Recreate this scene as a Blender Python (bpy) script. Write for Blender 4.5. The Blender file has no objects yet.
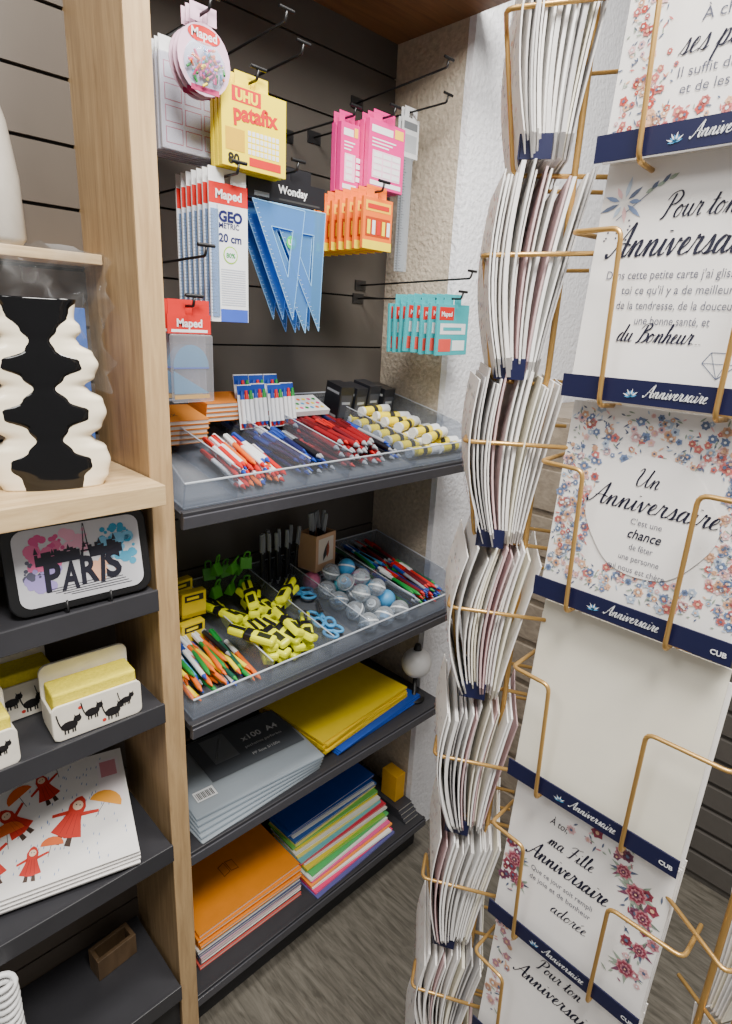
import bpy, math, random
from mathutils import Vector, Matrix
random.seed(7)
R=random.uniform
SC=bpy.context.scene
def lin(c):
    c=c/255.0
    return c/12.92 if c<=.04045 else ((c+.055)/1.055)**2.4
_M={}
def mat(name,rgb=(200,200,200),rough=.5,metal=0.0,var=.05,scale=40,bump=0.0,stretch=(1,1,1),spec=.5,alpha=None,emit=0):
    if name in _M: return _M[name]
    m=bpy.data.materials.new(name); m.use_nodes=True; nt=m.node_tree; N=nt.nodes; L=nt.links
    b=N['Principled BSDF']; c=[lin(x) for x in rgb]
    tc=N.new('ShaderNodeTexCoord'); mp=N.new('ShaderNodeMapping'); mp.inputs['Scale'].default_value=stretch
    L.new(tc.outputs['Object'],mp.inputs[0])
    n=N.new('ShaderNodeTexNoise'); n.inputs['Scale'].default_value=scale; n.inputs['Detail'].default_value=4
    L.new(mp.outputs[0],n.inputs['Vector'])
    r=N.new('ShaderNodeValToRGB'); r.color_ramp.elements[0].position=.3; r.color_ramp.elements[1].position=.7
    r.color_ramp.elements[0].color=(*[x*(1-var) for x in c],1); r.color_ramp.elements[1].color=(*[min(1,x*(1+var)) for x in c],1)
    L.new(n.outputs['Fac'],r.inputs[0]); L.new(r.outputs[0],b.inputs['Base Color'])
    b.inputs['Roughness'].default_value=rough; b.inputs['Metallic'].default_value=metal
    b.inputs['Specular IOR Level'].default_value=spec
    if bump:
        bu=N.new('ShaderNodeBump'); bu.inputs['Strength'].default_value=bump; bu.inputs['Distance'].default_value=.004
        L.new(n.outputs['Fac'],bu.inputs['Height']); L.new(bu.outputs[0],b.inputs['Normal'])
    if emit:
        L.new(r.outputs[0],b.inputs['Emission Color']); b.inputs['Emission Strength'].default_value=emit
    _M[name]=m; return m
def clear(name,rgb,fac=.15,rough=.05,tint=.9,fk=.25):
    if name in _M: return _M[name]
    m=bpy.data.materials.new(name); m.use_nodes=True; nt=m.node_tree; N=nt.nodes; L=nt.links
    for n in list(N):
        if n.type=='BSDF_PRINCIPLED': N.remove(n)
    out=[n for n in N if n.type=='OUTPUT_MATERIAL'][0]
    t=N.new('ShaderNodeBsdfTransparent'); t.inputs[0].default_value=(*[lin(x)*tint for x in rgb],1)
    g=N.new('ShaderNodeBsdfPrincipled'); g.inputs['Base Color'].default_value=(*[lin(x) for x in rgb],1); g.inputs['Roughness'].default_value=rough
    fr=N.new('ShaderNodeLayerWeight'); fr.inputs[0].default_value=.35
    ma=N.new('ShaderNodeMath'); ma.operation='MULTIPLY_ADD'; ma.inputs[1].default_value=fk; ma.inputs[2].default_value=fac
    mx=N.new('ShaderNodeMixShader')
    L.new(fr.outputs['Facing'],ma.inputs[0]); L.new(ma.outputs[0],mx.inputs[0]); L.new(t.outputs[0],mx.inputs[1]); L.new(g.outputs[0],mx.inputs[2]); L.new(mx.outputs[0],out.inputs[0])
    _M[name]=m; return m
def C(rgb,rough=.45):
    return mat('ink_%d_%d_%d'%tuple(rgb),rgb,rough,var=.03)
_tc={}
def textgeo(s,shear,bold,align):
    k=(s,shear,bold,align)
    if k not in _tc:
        cu=bpy.data.curves.new('t','FONT'); cu.body=s; cu.size=1; cu.shear=shear; cu.offset=bold; cu.resolution_u=3; cu.align_x=align
        ob=bpy.data.objects.new('t',cu); me=bpy.data.meshes.new_from_object(ob)
        _tc[k]=([(v.co.x,v.co.y) for v in me.vertices],[tuple(p.vertices) for p in me.polygons])
        bpy.data.meshes.remove(me); bpy.data.objects.remove(ob); bpy.data.curves.remove(cu)
    return _tc[k]
# cursive stroke alphabet: letter -> (advance, [strokes])
S={'n':(.95,[[(0,0),(.18,.7),(.27,.98),(.3,.45),(.26,0),(.4,.65),(.6,1),(.71,.8),(.67,.25),(.78,0),(.97,.18)]]),
'i':(.55,[[(0,0),(.18,.6),(.27,1),(.24,.3),(.33,0),(.57,.18)],[(.36,1.5),(.38,1.42)]]),
'u':(.9,[[(0,.2),(.14,1),(.12,.28),(.28,0),(.48,.3),(.6,1),(.57,.3),(.69,0),(.92,.18)]]),
'v':(.78,[[(0,.3),(.14,1),(.24,.5),(.32,0),(.5,.45),(.58,.98),(.68,.85),(.82,.85)]]),
'e':(.62,[[(0,.18),(.3,.5),(.44,.85),(.3,1),(.12,.6),(.14,.15),(.34,0),(.64,.2)]]),
'é':(.62,[[(0,.18),(.3,.5),(.44,.85),(.3,1),(.12,.6),(.14,.15),(.34,0),(.64,.2)],[(.3,1.3),(.55,1.65)]]),
'r':(.72,[[(0,.05),(.16,.7),(.2,1.12),(.3,.95),(.5,.97),(.43,.4),(.53,0),(.74,.18)]]),
's':(.68,[[(0,0),(.26,.6),(.38,1.08),(.48,.6),(.47,.18),(.3,.0),(.13,.12)],[(.3,.0),(.5,.02),(.7,.18)]]),
'a':(.86,[[(.56,.85),(.35,1),(.12,.6),(.14,.1),(.34,.05),(.55,.6),(.6,.98),(.57,.3),(.67,0),(.88,.18)]]),
'o':(.74,[[(.35,1),(.1,.6),(.12,.1),(.35,0),(.56,.4),(.5,.85),(.33,.98),(.52,.8),(.76,.85)]]),
't':(.58,[[(0,.1),(.24,1),(.32,1.7),(.27,.8),(.24,.2),(.36,0),(.6,.18)],[(.0,1.12),(.3,1.16),(.6,1.2)]]),
'd':(.88,[[(.56,.85),(.35,1),(.12,.6),(.14,.1),(.34,.05),(.58,.8),(.7,2.0),(.6,.9),(.57,.3),(.69,0),(.9,.18)]]),
'h':(.9,[[(0,0),(.3,1.2),(.42,1.95),(.3,2.0),(.22,.9),(.18,0),(.34,.7),(.54,1),(.64,.7),(.59,.2),(.7,0),(.92,.18)]]),
'l':(.52,[[(0,0),(.28,1),(.4,1.85),(.28,2.0),(.19,1),(.19,.2),(.32,0),(.54,.18)]]),
'p':(.8,[[(0,.1),(.2,.85),(.24,1),(.14,0),(.06,-.95)],[(.14,.1),(.25,.6),(.45,1),(.6,.75),(.52,.15),(.3,.02),(.55,.0),(.82,.18)]]),
'm':(1.2,[[(0,0),(.16,.7),(.24,.98),(.26,.45),(.23,0),(.36,.65),(.5,1),(.57,.6),(.53,0),(.68,.65),(.83,1),(.92,.75),(.88,.22),(.99,0),(1.22,.18)]]),
'A':(1.22,[[(-.12,.25),(.0,-.05),(.3,.4),(.7,1.5),(.98,2.15)],[(.98,2.15),(.98,1.2),(.97,.3),(1.08,0),(1.25,.15)],[(.3,.72),(.75,.85),(1.3,.72)]]),
'P':(1.12,[[(.55,1.95),(.45,1),(.3,.1),(.05,-.12)],[(.0,1.45),(.25,1.95),(.8,2.15),(1.15,1.75),(.95,1.2),(.45,1.0)]]),
'U':(1.35,[[(-.05,1.65),(.15,2.05),(.3,1.75),(.18,.7),(.35,.02),(.7,.15),(1.02,1.1),(1.15,2.05),(1.05,.9),(1.12,.05),(1.35,.15)]]),
'B':(1.15,[[(.55,1.95),(.45,1),(.3,.1),(.05,-.12)],[(.0,1.5),(.3,2.0),(.85,2.1),(1.0,1.65),(.5,1.1),(.98,1.0),(1.05,.4),(.7,-.02),(.2,.08)]]),
'F':(1.1,[[(.05,1.65),(.4,2.0),(.9,1.95),(1.3,2.15)],[(.75,1.95),(.6,1),(.42,.05),(.1,-.08)],[(.3,1.0),(.65,1.05),(1.0,1.0)]]),
'.':(.35,[[(.12,.06),(.14,.0)]]),' ':(.5,[])}
def crom(P,n=6):
    if len(P)<3: return P
    Q=[P[0]]+list(P)+[P[-1]]; out=[]
    for i in range(1,len(Q)-2):
        a,b,c,d=Q[i-1:i+3]
        for k in range(n):
            t=k/n; out.append(tuple(.5*((2*b[j])+(-a[j]+c[j])*t+(2*a[j]-5*b[j]+4*c[j]-d[j])*t*t+(-a[j]+3*b[j]-3*c[j]+d[j])*t**3) for j in (0,1)))
    out.append(P[-1]); return out
class MB:
    def __init__(s):
        s.v=[];s.f=[];s.m=[];s.sm=[];s.mats=[]; s.frame()
    def frame(s,O=(0,0,0),U=(1,0,0),V=(0,0,1)):
        s.O=Vector(O);s.U=Vector(U);s.V=Vector(V);s.N=s.U.cross(s.V); return s
    def add(s,vs,fs,m,smooth=False):
        if m not in s.mats: s.mats.append(m)
        i=s.mats.index(m); k=len(s.v); s.v+= [tuple(v) for v in vs]
        for f in fs: s.f.append(tuple(k+a for a in f)); s.m.append(i); s.sm.append(smooth)
        return s
    def box(s,x0,x1,y0,y1,z0,z1,m):
        v=[(x,y,z) for z in (z0,z1) for y in (y0,y1) for x in (x0,x1)]
        return s.add(v,[(0,2,3,1),(4,5,7,6),(0,1,5,4),(2,6,7,3),(0,4,6,2),(1,3,7,5)],m)
    def cyl(s,p0,p1,r0,r1,m,seg=12,cap=True):
        p0=Vector(p0);p1=Vector(p1);d=(p1-p0).normalized()
        a=d.orthogonal().normalized();b=d.cross(a)
        v=[];
        for p,r in ((p0,r0),(p1,r1)):
            for i in range(seg):
                t=2*math.pi*i/seg; v.append(p+a*r*math.cos(t)+b*r*math.sin(t))
        s.add(v,[(i,(i+1)%seg,seg+(i+1)%seg,seg+i) for i in range(seg)],m,True)
        if cap: s.add(v[:seg],[tuple(range(seg))[::-1]],m); s.add(v[seg:],[tuple(range(seg))],m)
        return s
    def rings(s,rings,m,cap=True,smooth=True):
        n=len(rings[0]); v=[p for r in rings for p in r]; f=[]
        for j in range(len(rings)-1):
            for i in range(n): f.append((j*n+i,j*n+(i+1)%n,(j+1)*n+(i+1)%n,(j+1)*n+i))
        if cap: f.append(tuple(range(n))[::-1]); f.append(tuple((len(rings)-1)*n+i for i in range(n)))
        return s.add(v,f,m,smooth)
    def lathe(s,prof,m,seg=24,c=(0,0,0),cap=True):
        return s.rings([[(c[0]+r*math.cos(2*math.pi*i/seg),c[1]+r*math.sin(2*math.pi*i/seg),c[2]+z) for i in range(seg)] for r,z in prof],m,cap)
    def tube(s,pts,r,m,seg=8,fillet=.008):
        P=[Vector(p) for p in pts]; Q=[P[0]]
        for i in range(1,len(P)-1):
            a=(P[i-1]-P[i]);b=(P[i+1]-P[i]); fl=min(fillet,a.length*.45,b.length*.45)
            A=P[i]+a.normalized()*fl;B=P[i]+b.normalized()*fl
            for t in (0,.25,.5,.75,1): Q.append(A*(1-t)**2+P[i]*2*t*(1-t)+B*t*t)
        Q.append(P[-1]); rings=[];nrm=None
        for i,q in enumerate(Q):
            d=(Q[min(i+1,len(Q)-1)]-Q[max(i-1,0)]).normalized()
            if nrm is None: nrm=d.orthogonal().normalized()
            nrm=(nrm-d*nrm.dot(d)).normalized(); b=d.cross(nrm)
            rings.append([q+nrm*r*math.cos(2*math.pi*k/seg)+b*r*math.sin(2*math.pi*k/seg) for k in range(seg)])
        return s.rings(rings,m)
    def sphere(s,c,r,m,sx=1,sy=1,sz=1,n=10):
        c=Vector(c); rg=[]
        for j in range(1,n):
            a=math.pi*j/n
            rg.append([(c.x+sx*r*math.sin(a)*math.cos(2*math.pi*i/(2*n)),c.y+sy*r*math.sin(a)*math.sin(2*math.pi*i/(2*n)),c.z-sz*r*math.cos(a)) for i in range(2*n)])
        return s.rings(rg,m)
    def P(s,x,z,o): return s.O+s.U*x+s.V*z+s.N*o
    def poly(s,pts,m,o=.0004):
        return s.add([s.P(x,z,o) for x,z in pts],[tuple(range(len(pts)))],m)
    def rect(s,x0,x1,z0,z1,m,o=.0004): return s.poly([(x0,z0),(x1,z0),(x1,z1),(x0,z1)],m,o)
    def disc(s,x,z,r,m,o=.0004,n=14,rx=1,rz=1): return s.poly([(x+rx*r*math.cos(2*math.pi*i/n),z+rz*r*math.sin(2*math.pi*i/n)) for i in range(n)],m,o)
    def line(s,x0,z0,x1,z1,w,m,o=.0004):
        d=math.hypot(x1-x0,z1-z0) or 1; a=-(z1-z0)/d*w/2;b=(x1-x0)/d*w/2
        return s.poly([(x0+a,z0+b),(x0-a,z0-b),(x1-a,z1-b),(x1+a,z1+b)],m,o)
    def text(s,t,x,z,size,m,o=.0006,shear=0,bold=0,align='CENTER',sx=1,ang=0,w=None):
        v,f=textgeo(t,shear,bold,align); ca,sa=math.cos(ang),math.sin(ang)
        if w: sx=w/((max(a for a,b in v)-min(a for a,b in v))*size)
        return s.add([s.P(x+(a*size*sx)*ca-(b*size)*sa,z+(a*size*sx)*sa+(b*size)*ca,o) for a,b in v],f,m)
    def script(s,t,x,z,xh,m,w,o=.0006,pw=.17,slant=.32):
        adv=sum(S[c][0] for c in t); sx=w/(adv*xh); cx=0
        for c in t:
            a,strokes=S[c]
            for st in strokes:
                q=crom(st); pts=[(x-w/2+((cx+px)*sx+slant*(pz-.5)*min(1,sx*1.2))*xh,z+pz*xh) for px,pz in q]; L_=[];n=len(pts)
                for i,(px,pz) in enumerate(pts):
                    a0=pts[max(0,i-1)];a1=pts[min(n-1,i+1)]; dx,dz=a1[0]-a0[0],a1[1]-a0[1]; d=math.hypot(dx,dz) or 1e-6
                    wd=xh*pw*(.38+.62*abs(min(0,dz/d)))*(.5 if n>2 and (i==0 or i==n-1) else 1)
                    L_.append((px-dz/d*wd/2,pz+dx/d*wd/2)); L_.append((px+dz/d*wd/2,pz-dx/d*wd/2))
                s.add([s.P(u,v,o) for u,v in L_],[(2*i,2*i+1,2*i+3,2*i+2) for i in range(n-1)],m)
            cx+=a
        return s
    def leaf(s,x,z,l,w,ang,m,o=.0005):
        ca,sa=math.cos(ang),math.sin(ang); pts=[]
        for a,b in ((0,0),(.3,.45),(.6,.45),(1,0),(.6,-.45),(.3,-.45)):
            pts.append((x+a*l*ca-b*w*sa,z+a*l*sa+b*w*ca))
        return s.poly(pts,m,o)
    def flower(s,x,z,r,m,mc,o=.0006,n=5):
        a0=R(0,6)
        for i in range(n): s.leaf(x,z,r,r*.9,a0+2*math.pi*i/n,m,o)
        s.disc(x,z,r*.3,mc,o+.0002,8)
    def mesh(s,name):
        me=bpy.data.meshes.new(name); me.from_pydata(s.v,[],s.f)
        for m in s.mats: me.materials.append(m)
        me.polygons.foreach_set('material_index',s.m); me.polygons.foreach_set('use_smooth',s.sm); me.update(); return me
def link(o): SC.collection.objects.link(o); return o
def part(name,parent,mb,bevel=0,label=None,loc=None):
    o=link(bpy.data.objects.new(name,mb.mesh(name))); o.parent=parent
    if loc: o.location=loc
    if bevel:
        b=o.modifiers.new('b','BEVEL'); b.width=bevel; b.segments=2; b.limit_method='ANGLE'
    if label: o['label']=label
    return o
def setrot(o,rot):
    if rot is None: return
    if isinstance(rot,Matrix): o.rotation_euler=rot.to_euler()
    else: o.rotation_euler=rot
def thing(name,label,cat,loc=(0,0,0),rot=None,group=None):
    o=link(bpy.data.objects.new(name,None)); o.empty_display_size=.02; o.location=loc; setrot(o,rot)
    o['label']=label;o['category']=cat
    if group:o['group']=group
    return o
def solo(name,label,cat,mb,loc=(0,0,0),rot=None,group=None,bevel=0):
    o=link(bpy.data.objects.new(name,mb.mesh(name))); o.location=loc; setrot(o,rot)
    o['label']=label;o['category']=cat
    if group:o['group']=group
    if bevel:
        b=o.modifiers.new('b','BEVEL'); b.width=bevel; b.segments=2; b.limit_method='ANGLE'
    return o
def struct(name,mb):
    o=link(bpy.data.objects.new(name,mb.mesh(name))); o['kind']='structure'; return o
def dup(t,loc,rot=None,label=None):
    n=link(t.copy()); n.location=loc; setrot(n,rot)
    if label:n['label']=label
    for c in t.children:
        cc=link(c.copy()); cc.parent=n
        for g in c.children:
            gg=link(g.copy()); gg.parent=cc
    return n
def RX(a):return Matrix.Rotation(a,3,'X')
def RY(a):return Matrix.Rotation(a,3,'Y')
def RZ(a):return Matrix.Rotation(a,3,'Z')

def wood(name,a,b,stretch=(1,1,1),rough=.5,scale=6,bump=.05):
    m=bpy.data.materials.new(name); m.use_nodes=True; nt=m.node_tree;N=nt.nodes;L=nt.links; bs=N['Principled BSDF']
    tc=N.new('ShaderNodeTexCoord'); mp=N.new('ShaderNodeMapping'); mp.inputs['Scale'].default_value=stretch
    L.new(tc.outputs['Object'],mp.inputs[0]); n=N.new('ShaderNodeTexNoise'); n.inputs['Scale'].default_value=scale; n.inputs['Detail'].default_value=8; n.inputs['Roughness'].default_value=.65; n.inputs['Distortion'].default_value=.6
    L.new(mp.outputs[0],n.inputs['Vector']); r=N.new('ShaderNodeValToRGB'); r.color_ramp.elements[0].position=.35; r.color_ramp.elements[1].position=.68
    r.color_ramp.elements[0].color=(*[lin(x) for x in a],1); r.color_ramp.elements[1].color=(*[lin(x) for x in b],1)
    L.new(n.outputs['Fac'],r.inputs[0]); L.new(r.outputs[0],bs.inputs['Base Color']); bs.inputs['Roughness'].default_value=rough
    bu=N.new('ShaderNodeBump'); bu.inputs['Strength'].default_value=bump; bu.inputs['Distance'].default_value=.002; L.new(n.outputs['Fac'],bu.inputs['Height']); L.new(bu.outputs[0],bs.inputs['Normal'])
    return m
W_panel=wood('oak_panel',(134,108,76),(168,140,102),(16,16,1.2))
W_edge=wood('oak_edge',(164,134,96),(194,163,120),(16,16,1.2))
W_shelf=wood('oak_shelf',(182,152,110),(212,184,140),(1.2,14,14))
W_ceil=wood('wood_ceiling',(112,76,46),(146,102,64),(1,12,1))
W_unit=wood('oak_unit',(124,112,98),(152,140,124),(1,6,12))
W_dark=wood('dull_oak',(84,66,46),(108,86,62),(6,6,2))
FLOOR=wood('grey_plank_floor',(80,76,68),(122,117,107),(12,1.6,1),.4,7,.08)
STUC=mat('beige_stucco',(184,172,154),.9,var=.16,scale=90,bump=1.0)
STUCW=mat('white_stucco',(234,235,240),.9,var=.05,scale=85,bump=1.0)
SLAT=mat('charcoal_metal',(84,79,74),.45,metal=.1,var=.08,scale=8,stretch=(1,1,1),spec=.4)
SLATB=mat('brown_slat',(84,75,66),.5,var=.08,scale=8)
GAP=mat('slat_gap',(18,18,18),.8)
SH=mat('anthracite_shelf',(52,52,56),.42,var=.06,scale=20)
BLK=mat('black_plastic',(22,22,24),.4)
ACR=clear('clear_acrylic',(230,234,240),.035,.03,.98,.2)
FILM=clear('clear_film',(240,240,245),.08,.06,1.0,.3)
GOLD=mat('gold_wire',(208,166,98),.34,metal=.7,var=.03)
PAPER=mat('card_paper',(240,237,234),.7,var=.02)
CREAM=mat('cream_paper',(238,233,216),.7,var=.02)
NAVY=mat('navy_strip',(18,22,60),.4,var=.05)
INK=mat('navy_ink',(16,18,44),.6)
WHITE=mat('white_plastic',(236,236,236),.35,var=.02)
PAGES=mat('page_edges',(222,218,208),.8,var=.1,scale=400,stretch=(.05,.05,4))

XL,XW,YB,YP=.42,1.21,1.185,.955
struct('floor',MB().box(-1.2,3.2,-1.0,1.25,-.02,0,FLOOR))
def slats(name,x0,x1,y,z0,z1,h,m,gap=.006):
    mb=MB(); mb.box(x0,x1,y+.006,y+.02,z0,z1,GAP); z=z0
    while z<z1-.01:
        mb.box(x0,x1,y,y+.007,z,min(z+h-gap,z1),m); z+=h
    return struct(name,mb)
slats('wall_back',XL,XW,YB,0,2.2,.125,SLAT,.004)
slats('wall_left',-.7,.385,1.03,0,2.2,.085,SLATB,.005)
struct('wall_right',MB().box(XW,XW+.02,YP+.02,YB+.02,0,2.2,STUC))
struct('wall_front',MB().box(XW,2.9,YP,YP+.019,0,2.7,STUCW))
struct('ceiling',MB().box(XL,XW,.78,YB+.02,2.195,2.215,W_ceil))
struct('wall_far',MB().box(2.9,2.92,-1.0,.97,0,2.7,mat('far_wall',(150,140,128),.8)))
p=thing('partition_panel','light oak laminate upright panel between two shelf units','panel',(.3985,.84,0))
part('panel_board',p,MB().box(-.0165,.0175,.004,.345,0,2.4,W_panel))
part('edge_band',p,MB().box(-.0175,.0175,0,.004,0,2.4,W_edge))

def shelf(y0,y1,z,slope,label):
    o=thing('metal_shelf',label,'shelf',((XL+XW)/2,y0,z),RX(math.atan(slope)))
    w=(XW-XL)/2-.003; d=(y1-y0)/math.cos(math.atan(slope))
    part('shelf_board',o,MB().box(-w,w,.004,d-.01,-.012,0,SH))
    part('front_lip',o,MB().box(-w,w,-.004,.004,-.026,.004,SH),.0015)
    part('price_rail',o,MB().box(-w,w,-.008,-.0042,-.024,-.002,mat('price_rail',(74,74,80),.25)),.001)
    return o
shelf(.83,YB,1.257,.2,'anthracite metal shelf tilted forward under a clear pen tray')
shelf(.83,YB,.868,.15,'anthracite metal shelf tilted forward under the lower clear tray')
shelf(.87,YB,.55,0,'flat anthracite metal shelf carrying folders and sleeves')
shelf(.893,YB,.125,0,'flat anthracite bottom shelf carrying notebooks')
solo('shelf_plinth','dark metal plinth under the bottom shelf','plinth',MB().box(XL+.003,XW-.003,.925,1.18,.001,.098,mat('plinth',(40,40,42),.6)))
def T1(x,y,h): h+=.0035;return Vector((x,y-h*.196,1.257+(y-.83)*.2+.004+h*.98))
def T2(x,y,h): h+=.0035;return Vector((x,y-h*.148,.868+(y-.83)*.15+.004+h*.99))
S1=math.atan(.2);S2=math.atan(.15)
def tray(fn,sl,divs,cross,label,hf=.044,hs=.066):
    o=thing('display_tray',label,'tray',fn(0,.84,-.0065),RX(sl)); D=.345/math.cos(sl)-.02
    x0,x1=XL+.012,XW-.012
    part('tray_floor',o,MB().box(x0,x1,0,D,0,.0025,ACR))
    part('front_wall',o,MB().box(x0,x1,0,.003,.0026,hf,ACR))
    part('back_wall',o,MB().box(x0,x1,D-.003,D,.0026,hs,ACR))
    for x in (x0,x1-.003):
        part('side_wall',o,MB().add([(a,b,c) for a in (x,x+.003) for b,c in ((.0035,.0026),(D-.0035,.0026),(D-.0035,hs),(.07,hs),(.0035,hf))],[(0,1,2,3,4),(9,8,7,6,5),(0,5,6,1),(1,6,7,2),(2,7,8,3),(3,8,9,4),(4,9,5,0)],ACR))
    rim=mat('acrylic_rim',(195,202,212),.08,spec=1.0)
    for x in divs: part('divider',o,MB().box(x,x+.0025,.004,D-.004,.0026,hf+.012,ACR).box(x,x+.0025,.004,D-.004,hf+.0121,hf+.0132,rim))
    part('rim',o,MB().box(x0,x1,-.0003,.0033,hf+.0002,hf+.002,rim).box(x0,x1,D-.0033,D,hs+.0002,hs+.002,rim).box(x0,x0+.003,.07,D-.004,hs+.0002,hs+.002,rim).box(x1-.003,x1,.07,D-.004,hs+.0002,hs+.002,rim))
    return o
tray(T1,S1,(.53,.68,.785,.985),None,'clear acrylic compartment tray full of pens and glue')
tray(T2,S2,(.60,.755,.86,1.03),None,'clear acrylic compartment tray full of highlighters, scissors and pens')

def pen(name,label,cat,body,cap,grip=None,r=.0046,L=.14,group='pens in the trays',clip=None):
    t=thing(name,label,cat,(0,0,-5),None,group)
    b=MB(); b.cyl((0,.012,0),(0,L*.68,0),r,r,body,10)
    part('barrel',t,b)
    part('tip',t,MB().cyl((0,0,0),(0,.0118,0),r*.25,r*.95,grip or cap,10))
    part('cap',t,MB().cyl((0,L*.681,0),(0,L,0),r*1.12,r*1.0,cap,10))
    part('clip',t,MB().box(-.0014,.0014,L*.66,L*.97,r*1.13,r*1.13+.0016,clip or cap))
    return t
def lay(tpl,fn,sl,x,y,h,yaw,roll=None):
    return dup(tpl,fn(x,y,h),RX(sl)@RZ(yaw)@RY(R(-.6,.6) if roll is None else roll))
wh=C((232,234,236));red=C((205,34,30));blue=C((30,70,165));blk=C((25,25,30));dred=C((140,16,26));navy=C((24,30,84));green=C((30,140,60));org=C((235,110,30));lb=C((80,160,215));yel=C((250,225,20));pink=C((225,60,130));gry=C((150,155,162))
tp={}
tp['wr']=pen('ballpoint_pen','white ballpoint pen with red grip and clip in tray','pen',wh,red)
tp['wb']=pen('ballpoint_pen','white ballpoint pen with blue grip and clip in tray','pen',wh,blue)
tp['rr']=pen('ballpoint_pen','red ballpoint pen lying in clear tray','pen',red,wh,red)
tp['or']=pen('ballpoint_pen','orange ballpoint pen lying in clear tray','pen',org,wh,org)
tp['nb']=pen('ballpoint_pen','navy blue ballpoint pen lying in clear tray','pen',navy,blue,r=.0042)
tp['bk']=pen('ballpoint_pen','black ballpoint pen lying in clear tray','pen',blk,gry,r=.0045)
tp['gw']=pen('ballpoint_pen','clear grey ballpoint pen with blue cap','pen',gry,blue,r=.0042)
tp['mk']=pen('marker_pen','dark red marker pen with red cap in tray','marker',dred,C((100,12,20)),gry,r=.0062,L=.135)
tp['gr']=pen('ballpoint_pen','green ballpoint pen lying in clear tray','pen',green,wh,green)
tp['lb']=pen('ballpoint_pen','light blue gel pen lying in clear tray','pen',lb,blue)
tp['yl']=pen('ballpoint_pen','yellow gel pen lying in clear tray','pen',yel,org)
tp['pk']=pen('ballpoint_pen','pink gel pen lying in clear tray','pen',pink,wh)
tp['dr']=pen('ballpoint_pen','dark red ballpoint pen lying in clear tray','pen',C((110,22,34)),red)
tp['dg']=pen('ballpoint_pen','dark green ballpoint pen lying in clear tray','pen',C((24,80,66)),green)
def pile(fn,sl,kinds,x0,x1,y0,n,layers,pitch,ys=.02,yaw=.12,ym=0):
    for l in range(layers):
        m=max(1,n-l)
        for i in range(m):
            x=x0+(x1-x0)*(i+.5+.5*(l%2))/(n+.5)
            lay(tp[random.choice(kinds)],fn,sl,x+R(-.002,.002),y0+R(0,ys)+l*.004,pitch*(.5+l*.86)+.001,ym+R(-yaw,yaw))
pile(T1,S1,['wr','wb','wr','rr','or','wb'],.537,.66,.85,11,4,.0105,.03,.09,-.12)
pile(T1,S1,['wb','gw','wb'],.455,.52,1.03,4,1,.0105,.02,.08)
pile(T1,S1,['nb','bk','nb','gw','nb','nb'],.688,.78,.862,9,4,.0095,.035,.14)
pile(T1,S1,['wr','wb','nb','bk'],.688,.78,1.0,8,3,.0095,.03,.12)
pile(T1,S1,['mk','mk','mk','mk','dr'],.80,.935,.862,10,4,.0135,.035,.16,-.05)
pile(T1,S1,['mk','mk','nb','dr'],.795,.97,1.0,11,3,.0135,.03,.12)
pile(T1,S1,['bk','nb','bk','gw'],.94,.982,.862,4,4,.0095,.03,.08)
pile(T2,S2,['bk','gw','or','yl','wb','gr','lb','or','dg','yl'],.445,.595,.852,12,4,.0105,.06,.13)
pile(T2,S2,['gr','dr','bk','lb','rr','dg','gw','bk','nb'],1.045,1.19,.86,13,4,.0105,.03,.14)
pile(T2,S2,['gr','dr','bk','lb','dg'],1.045,1.19,1.01,12,4,.0105,.025,.14)
g=thing('glue_stick','white glue stick with yellow label and cap in tray','glue stick',(0,0,-5),None,'glue sticks in the tray')
part('tube',g,MB().cyl((0,0,0),(0,.06,0),.0115,.0115,yel,16)); part('label_band',g,MB().cyl((0,.03,0),(0,.045,0),.0118,.0118,C((50,50,48)),16,False))
part('cap',g,MB().cyl((0,.0605,0),(0,.09,0),.0125,.0125,wh,16)); part('base_dial',g,MB().cyl((0,-.008,0),(0,-.0005,0),.012,.012,wh,16)); tp['gl']=g
for k in range(7): lay(g,T1,S1,1.0+R(0,.006),.875+k*.036,.0135,-1.45+R(-.12,.12),R(0,6))
for k in range(6): lay(g,T1,S1,1.105+R(-.004,.002),.872+k*.038,.0135,-1.62+R(-.1,.1)+0,R(0,6))
for k in range(6): lay(g,T1,S1,1.03+R(0,.04),.885+k*.038,.0375,-1.5+R(-.3,.3),R(0,6))
h=thing('highlighter','fluorescent yellow highlighter with black grip in tray','highlighter',(0,0,-5),None,'highlighters in the tray')
fy=mat('fluo_yellow',(236,240,20),.35,emit=.06)
part('barrel',h,MB().box(-.0125,.0125,0,.062,-.008,.008,fy),.005)
part('cap',h,MB().box(-.011,.011,.066,.1,-.0075,.0075,fy),.004)
part('collar',h,MB().box(-.0129,.0129,.046,.0655,-.0084,.0084,blk),.004)
part('clip',h,MB().box(-.0035,.0035,.065,.1,.0077,.0098,blk))
part('imprint',h,MB().box(-.007,.007,.010,.038,.0081,.0084,C((40,44,24))).box(-.007,.007,.010,.038,-.0084,-.0081,C((40,44,24))))
for l in range(4):
    for k in range(2):
        for j in range(4):
            if l==3 and (j+k)%2: continue
            lay(h,T2,S2,.624+j*.032+R(-.003,.003),.856+k*.125+R(0,.03),.011+l*.0185,R(-1.2,.7) if l else R(-.4,.3),R(-.15,.15) if l<2 else R(-.5,.5))
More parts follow.
